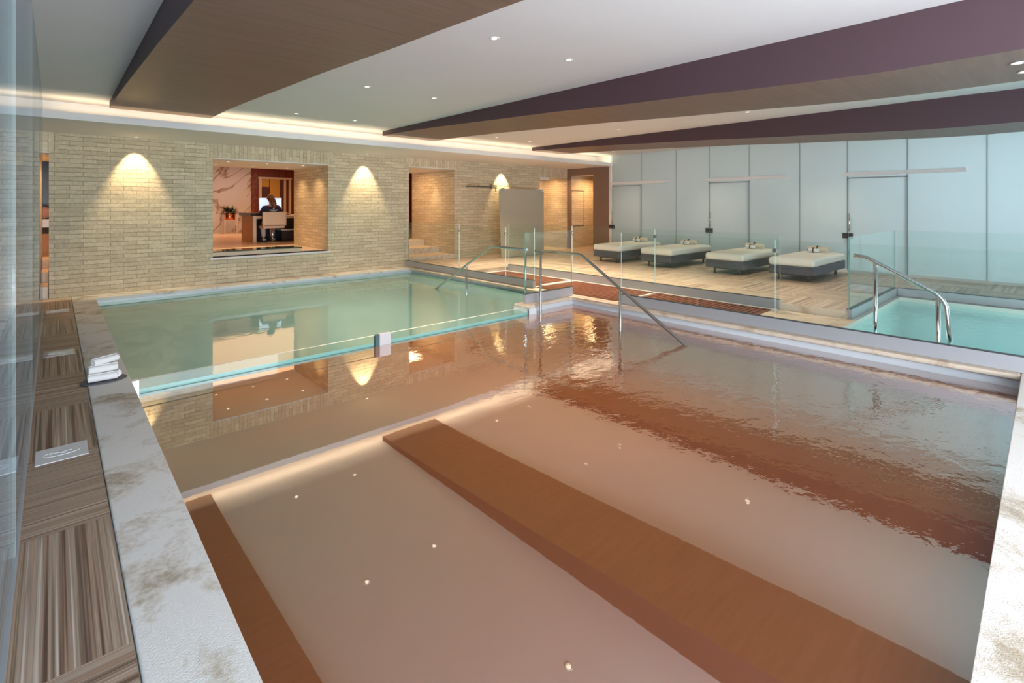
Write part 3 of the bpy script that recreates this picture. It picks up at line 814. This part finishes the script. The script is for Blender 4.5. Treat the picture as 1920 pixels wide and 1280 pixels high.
CR0 = P('cream_plinth_stone', (.85, .66, .42), .4)
t = thing('stone_plinth', (3.33, 12.2, .53), 'low stone plinth with dark green glass edge inside the reception window', 'plinth')
MB().box(2.41, 4.27, 11.99, 12.5, .545, .615).obj('plinth_body', CR0, t)
MB().box(2.41, 4.27, 11.97, 12.5, .615, .637).obj('glass_top', P('dark_green_glass', (.05, .08, .05), .05, coat=1), t)

# ------------------------------------------------------------------ reception
FL = .55
FLM = P('polished_floor', (.55, .36, .25), .25)
struct(MB().box(-3, 12, 14.05, 22.0, .3, FL).obj('floor_reception', FLM))
struct(MB().box(-3, 12, 14.05, 22.0, 3.1, 3.2).obj('ceiling_reception', WHITE))
struct(MB().box(-3, 5.78, 21.8, 21.95, FL, 3.1).obj('wall_marble', MARBLE), 'white marble wall with brown veins in the reception', 'wall')
struct(MB().box(5.78, 12, 21.8, 21.95, FL, 3.1).obj('wall_red', REDWOOD), 'dark red wood wall of the reception', 'wall')
struct(MB().box(-3, -2.9, 14.05, 22, FL, 3.1).box(11.9, 12, 14.05, 22, FL, 3.1).obj('wall_reception', REDWOOD))
# engraved curls on the red wall
t = thing('wall_ornament', (5.92, 21.79, 1.5), 'engraved pale curl pattern on the red wood wall', 'wall ornament')
m = MB()
for k in range(11):
    cx, cz, r = 5.86+.08*math.sin(k*2.1), 1.1+k*.17, .10+.05*math.sin(k*1.7)
    m.tube([(cx+r*math.cos(a), 21.793, cz+r*math.sin(a)) for a in [i/16*PI*1.6+k*.9 for i in range(17)]], .006, 6)
m.obj('curls', P('pale_bronze', (.55, .32, .22), .4, .5), t)
# framed doorway
t = thing('framed_partition', (6.66, 21.75, FL), 'cream framed glazed doorway with yellow room behind the desk', 'doorway')
CR = P('cream_frame', (.72, .58, .42), .4)
MB().box(6.05, 6.14, 21.66, 21.78, FL, 2.72).box(7.20, 7.28, 21.66, 21.78, FL, 2.72).box(6.02, 7.3, 21.65, 21.78, 2.66, 2.74).box(7.0, 7.08, 21.68, 21.78, FL, 2.66).obj('frame', CR, t)
MB().box(6.14, 6.44, 21.74, 21.79, 2.35, 2.66).box(6.47, 6.85, 21.74, 21.79, FL, 2.66).obj('yellow_panel', P('ochre_wall', (.62, .36, .05), .6), t)
MB().box(6.14, 6.44, 21.74, 21.79, FL, 2.35).box(6.85, 7.0, 21.74, 21.79, FL, 2.66).obj('dark_panel', P('maroon', (.10, .02, .012), .4), t)
# desk
t = thing('reception_desk', (5.1, 16.0, FL), 'ochre reception desk with black top corner and cream edge', 'desk')
MB().box(4.14, 4.18, 15.44, 16.6, FL, 1.30).obj('side_panel', P('ochre_lacquer', (.50, .22, .03), .35), t)
MB().box(4.14, 4.22, 15.38, 15.44, FL, 1.30).obj('edge_post', CR, t)
MB().box(4.08, 4.70, 15.36, 16.65, 1.30, 1.385).bevel(.01, 2).obj('black_top', P('black_stone', (.012, .01, .01), .2), t)
MB().box(4.22, 6.5, 15.40, 16.2, 1.22, 1.30).obj('counter', P('sand_counter', (.70, .52, .30), .35), t)
MB().box(4.2, 6.5, 16.2, 16.6, FL, 1.30).obj('front_body', P('black_panel', (.015, .012, .012), .4), t)
t = thing('drawer_pedestal', (5.25, 15.75, FL), 'low black drawer pedestal with white top under the desk', 'drawer unit')
MB().box(4.98, 5.55, 15.6, 16.1, FL, .86).obj('body', P('black_drawers', (.02, .018, .018), .4), t)
MB().box(4.95, 5.58, 15.57, 16.12, .86, .89).obj('top', WHITEP, t)
MB().box(5.0, 5.53, 15.588, 15.60, .60, .82).obj('drawer_front', P('black_front', (.035, .03, .03), .3), t)
def monitor(x, y, rz, lab):
    t = thing('computer_monitor', (x, y, 1.30), lab, 'monitor'); t.rotation_euler.z = rz
    child(MB().box(-.32, .32, -.012, .012, .13, .53).bevel(.004, 1), 'casing', WHITEP, t)
    child(MB().box(-.305, .305, -.0145, -.011, .145, .515), 'screen', P('lit_screen', (.6, .7, .9), .3, emit=(.62, .76, 1.0), es=.38), t)
    child(MB().box(-.03, .03, 0, .03, 0, .2).box(-.1, .1, -.06, .1, 0, .012), 'stand', WHITEP, t)
monitor(4.74, 15.88, .0, 'wide lit pale blue monitor in front of the seated person')
t = thing('desk_papers', (5.35, 15.55, 1.30), 'white papers lying on the desk right of the person', 'papers')
MB().box(5.2, 5.42, 15.45, 15.75, 1.30, 1.305).box(5.3, 5.55, 15.5, 15.8, 1.305, 1.33).obj('sheets', WHITEP, t)
# stool
SX, SY = 4.60, 15.12
t = thing('swivel_chair', (SX, SY, FL), 'cream swivel chair with wide padded back at the desk', 'chair')
CRM = P('cream_leather', (.74, .58, .40), .45)
m = MB().box(SX-.32, SX+.32, SY-.12, SY-.04, 1.02, 1.42); m.bevel(.035, 4)
m.obj('backrest', CRM, t)
m = MB().box(SX-.29, SX+.29, SY-.06, SY+.42, .95, 1.03); m.bevel(.025, 3); m.obj('seat', CRM, t)
MB().box(SX-.27, SX+.27, SY-.13, SY-.115, 1.035, 1.05).obj('seam', RIBBON, t)
MB().tube([(SX, SY+.1, FL+.02), (SX, SY+.1, .96)], .03).obj('gas_lift', STEEL, t)
MB().lathe([(.22, 0), (.22, .01), (.05, .03), (.03, .04)], (SX, SY+.1, FL)).obj('base_plate', STEEL, t)
# potted plant on stand
PX, PY = 4.86, 21.1
t = thing('plant_stand', (PX, PY, FL), 'slim white metal stand holding the copper pot', 'plant stand')
m = MB()
for sx in (-.2, .2):
    for sy in (-.2, .2): m.box(PX+sx-.012, PX+sx+.012, PY+sy-.012, PY+sy+.012, FL, 1.36)
for z in (FL, 1.04, 1.34):
    m.box(PX-.2, PX+.2, PY-.208, PY-.192, z, z+.016).box(PX-.2, PX+.2, PY+.192, PY+.208, z, z+.016).box(PX-.208, PX-.192, PY-.2, PY+.2, z, z+.016).box(PX+.192, PX+.208, PY-.2, PY+.2, z, z+.016)
m.obj('stand_frame', P('white_wire', (.75, .65, .58), .4), t)
t = thing('potted_plant', (PX, PY, 1.06), 'spiky dark green plant in a round copper pot before the marble wall', 'potted plant')
MB().lathe([(.17, 0), (.185, .02), (.185, .27), (.17, .28), (.165, .25)], (PX, PY, 1.058)).obj('pot', P('copper', (.70, .22, .08), .25, 1), t)
m = MB()
for k in range(170):
    a = random.random()*2*PI; L = .22+.22*random.random(); e = .0+1.2*random.random()**1.4; w = .017
    d = Vector((math.cos(a)*math.cos(e), math.sin(a)*math.cos(e), math.sin(e))); s_ = Vector((-math.sin(a), math.cos(a), 0))*w
    b0 = Vector((PX+.08*math.cos(a), PY+.08*math.sin(a), 1.31)); mid = b0+d*L*.6; tip = b0+d*L+Vector((0, 0, -.06*L/.3))
    v = [m.bm.verts.new(q) for q in (b0-s_, b0+s_, mid+s_, mid-s_, tip)]
    m.bm.faces.new((v[0], v[1], v[2], v[3])); m.bm.faces.new((v[3], v[2], v[4]))
m.obj('leaves', P('dark_leaf', (.012, .03, .01), .5), t)

# ------------------------------------------------------------------ person at the desk (back view)
def skinned(name, verts, edges, mat, parent=None, sub=1):
    me = bpy.data.meshes.new(name); me.from_pydata([v[:3] for v in verts], edges, []); me.update()
    o = bpy.data.objects.new(name, me); COL.objects.link(o)
    md = o.modifiers.new('skin', 'SKIN'); md.use_smooth_shade = True
    me.skin_vertices.new() if not me.skin_vertices else None
    for i, v in enumerate(verts):
        me.skin_vertices[0].data[i].radius = (v[3], v[4] if len(v) > 4 else v[3])
        me.skin_vertices[0].data[i].use_root = (i == 0)
    s = o.modifiers.new('sub', 'SUBSURF'); s.levels = sub; s.render_levels = sub
    me.materials.append(mat)
    if parent:
        o.parent = parent; o.matrix_parent_inverse = Matrix.Translation(-parent.location)
    return o
hx, hy = SX, SY+.14
person = thing('person', (hx, hy, 1.03), 'person seen from behind in a navy top and light trousers, seated at the desk', 'person')
SKIN = P('skin', (.62, .36, .25), .55); NAVY = P('navy_cotton', (.018, .022, .05), .8); TROU = P('light_trousers', (.70, .60, .54), .85)
bv = [(hx, hy, 1.10, .13, .11), (hx, hy+.01, 1.25, .12, .10), (hx, hy+.03, 1.42, .14, .10), (hx, hy+.06, 1.55, .13, .09), (hx, hy+.10, 1.63, .05), (hx, hy+.12, 1.69, .05), (hx, hy+.13, 1.74, .075), (hx, hy+.13, 1.82, .09), (hx, hy+.13, 1.87, .06),
      (hx-.17, hy+.07, 1.54, .055), (hx-.24, hy+.12, 1.36, .045), (hx-.16, hy+.36, 1.36, .035), (hx-.14, hy+.43, 1.36, .028),
      (hx+.17, hy+.07, 1.54, .055), (hx+.28, hy+.14, 1.38, .045), (hx+.46, hy+.32, 1.37, .035), (hx+.54, hy+.38, 1.355, .028),
      (hx-.10, hy+.05, 1.10, .085), (hx-.14, hy+.40, 1.08, .07), (hx-.13, hy+.36, .78, .05), (hx-.13, hy+.34, .62, .035), (hx-.13, hy+.44, .585, .03),
      (hx+.10, hy+.05, 1.10, .085), (hx+.12, hy+.40, 1.08, .07), (hx+.11, hy+.36, .78, .05), (hx+.11, hy+.34, .62, .035), (hx+.12, hy+.44, .585, .03)]
be = [(0, 1), (1, 2), (2, 3), (3, 4), (4, 5), (5, 6), (6, 7), (7, 8), (3, 9), (9, 10), (10, 11), (11, 12), (3, 13), (13, 14), (14, 15), (15, 16),
      (0, 17), (17, 18), (18, 19), (19, 20), (20, 21), (0, 22), (22, 23), (23, 24), (24, 25), (25, 26)]
# fingers as short chains from the hands
def fingers(base, d0):
    side = Vector((-d0.y, d0.x, 0)).normalized()
    for k in range(4):
        b0 = len(bv); off = side*(.024*(k-1.5)); L = (.028, .034, .032, .024)[k]
        p = Vector(bv[base][:3])
        for j in (1, 2):
            q = p + off*1.2 + d0*(.02+L*j) + Vector((0, 0, -.010*j)); bv.append((*q, .0085))
        be.append((base, b0)); be.append((b0, b0+1))
    b0 = len(bv); p = Vector(bv[base][:3]); q = p - side*.045 + d0*.02; bv.append((*q, .009)); q2 = q + d0*.03; bv.append((*q2, .008)); be.append((base, b0)); be.append((b0, b0+1))
fingers(12, Vector((.1, 1, 0)).normalized()); fingers(16, Vector((.7, .7, 0)).normalized())
body = skinned('body', bv, be, SKIN, person, 1)
sv = [(hx, hy, 1.08, .19, .15), (hx, hy+.0, 1.25, .18, .14), (hx, hy+.02, 1.42, .20, .14), (hx, hy+.05, 1.54, .17, .11), (hx, hy+.09, 1.615, .06), (hx-.19, hy+.06, 1.53, .075), (hx-.27, hy+.12, 1.36, .06), (hx-.20, hy+.30, 1.35, .05),
      (hx+.19, hy+.06, 1.53, .075), (hx+.29, hy+.13, 1.38, .06), (hx+.38, hy+.24, 1.37, .05)]
skinned('shirt', sv, [(0, 1), (1, 2), (2, 3), (3, 4), (3, 5), (5, 6), (6, 7), (3, 8), (8, 9), (9, 10)], NAVY, person, 1)
MB().box(hx-.11, hx+.11, hy-.155, hy-.125, 1.46, 1.478).box(hx-.07, hx+.07, hy-.155, hy-.125, 1.437, 1.446).box(hx-.015, hx+.015, hy-.148, hy-.12, 1.495, 1.53).obj('back_print', WHITEP, person)
skinned('trousers', [(hx, hy+.03, 1.09, .14, .10), (hx-.11, hy+.06, 1.10, .11), (hx-.14, hy+.41, 1.09, .085), (hx-.13, hy+.36, .80, .07), (hx-.13, hy+.34, .67, .055),
                     (hx+.11, hy+.06, 1.10, .11), (hx+.12, hy+.41, 1.09, .085), (hx+.11, hy+.36, .80, .07), (hx+.11, hy+.34, .67, .055)],
        [(0, 1), (1, 2), (2, 3), (3, 4), (0, 5), (5, 6), (6, 7), (7, 8)], TROU, person, 1)
for sx in (-.13, .115):
    m = MB(); m.ell((hx+sx, hy+.38, .595), (.048, .13, .045)); m.obj('shoe', P('grey_shoe', (.35, .30, .27), .6), person)
    MB().box(hx+sx-.045, hx+sx+.045, hy+.24, hy+.33, .60, .64).bevel(.01, 2).obj('shoe_heel', WHITEP, person)
HAIR = P('auburn_hair', (.16, .05, .022), .45)
m = MB(); m.ell((hx, hy+.115, 1.825), (.098, .118, .105))
m.tube([(hx, hy+.03, 1.86), (hx+.01, hy-.02, 1.75), (hx+.03, hy-.05, 1.65), (hx+.05, hy-.07, 1.55), (hx+.06, hy-.07, 1.50)], [.05, .075, .075, .055, .015], 14)
m.obj('hair', HAIR, person)
for nm_, cs, rs in (('ear', (hx-.092, hy+.14, 1.79), (.012, .02, .03)), ('ear', (hx+.092, hy+.14, 1.79), (.012, .02, .03)), ('nose', (hx, hy+.225, 1.775), (.014, .018, .022)),
                    ('eye', (hx-.035, hy+.212, 1.80), (.012, .008, .008)), ('eye', (hx+.035, hy+.212, 1.80), (.012, .008, .008)), ('mouth', (hx, hy+.208, 1.74), (.024, .008, .006))):
    MB().ell(cs, rs).obj(nm_, SKIN, person)

# ------------------------------------------------------------------ things in the narrow left passage
t = thing('wooden_cabinet', (-.55, 15.2, FL), 'light wooden cabinet with white top seen through the narrow left passage', 'cabinet')
MB().box(-1.1, .1, 15.0, 15.5, FL, .98).obj('body', wood_mat('oak', (.50, .22, .08), (.62, .32, .13), 'z', .5), t)
MB().box(-1.15, .15, 14.97, 15.5, 1.12, 1.30).obj('top', WHITEP, t)
MB().box(-1.1, .1, 15.0, 15.5, .98, 1.12).obj('recess_shade_band', P('painted_recess_shade', (.03, .02, .015), .6), t)  # solid flush block, shade of a recess painted as dark colour
t = thing('cushion_pile', (-.3, 15.2, 1.30), 'pink and white cushion on the cabinet in the left passage', 'cushion')
MB().ell((-.28, 15.2, 1.44), (.26, .14, .15)).obj('cushion', P('rose_cloth', (.72, .42, .34), .9), t)
struct(MB().box(-1.2, 1.2, 16.2, 16.3, FL, 3.1).obj('wall_passage', P('black_brown_wall', (.03, .012, .012), .3)))
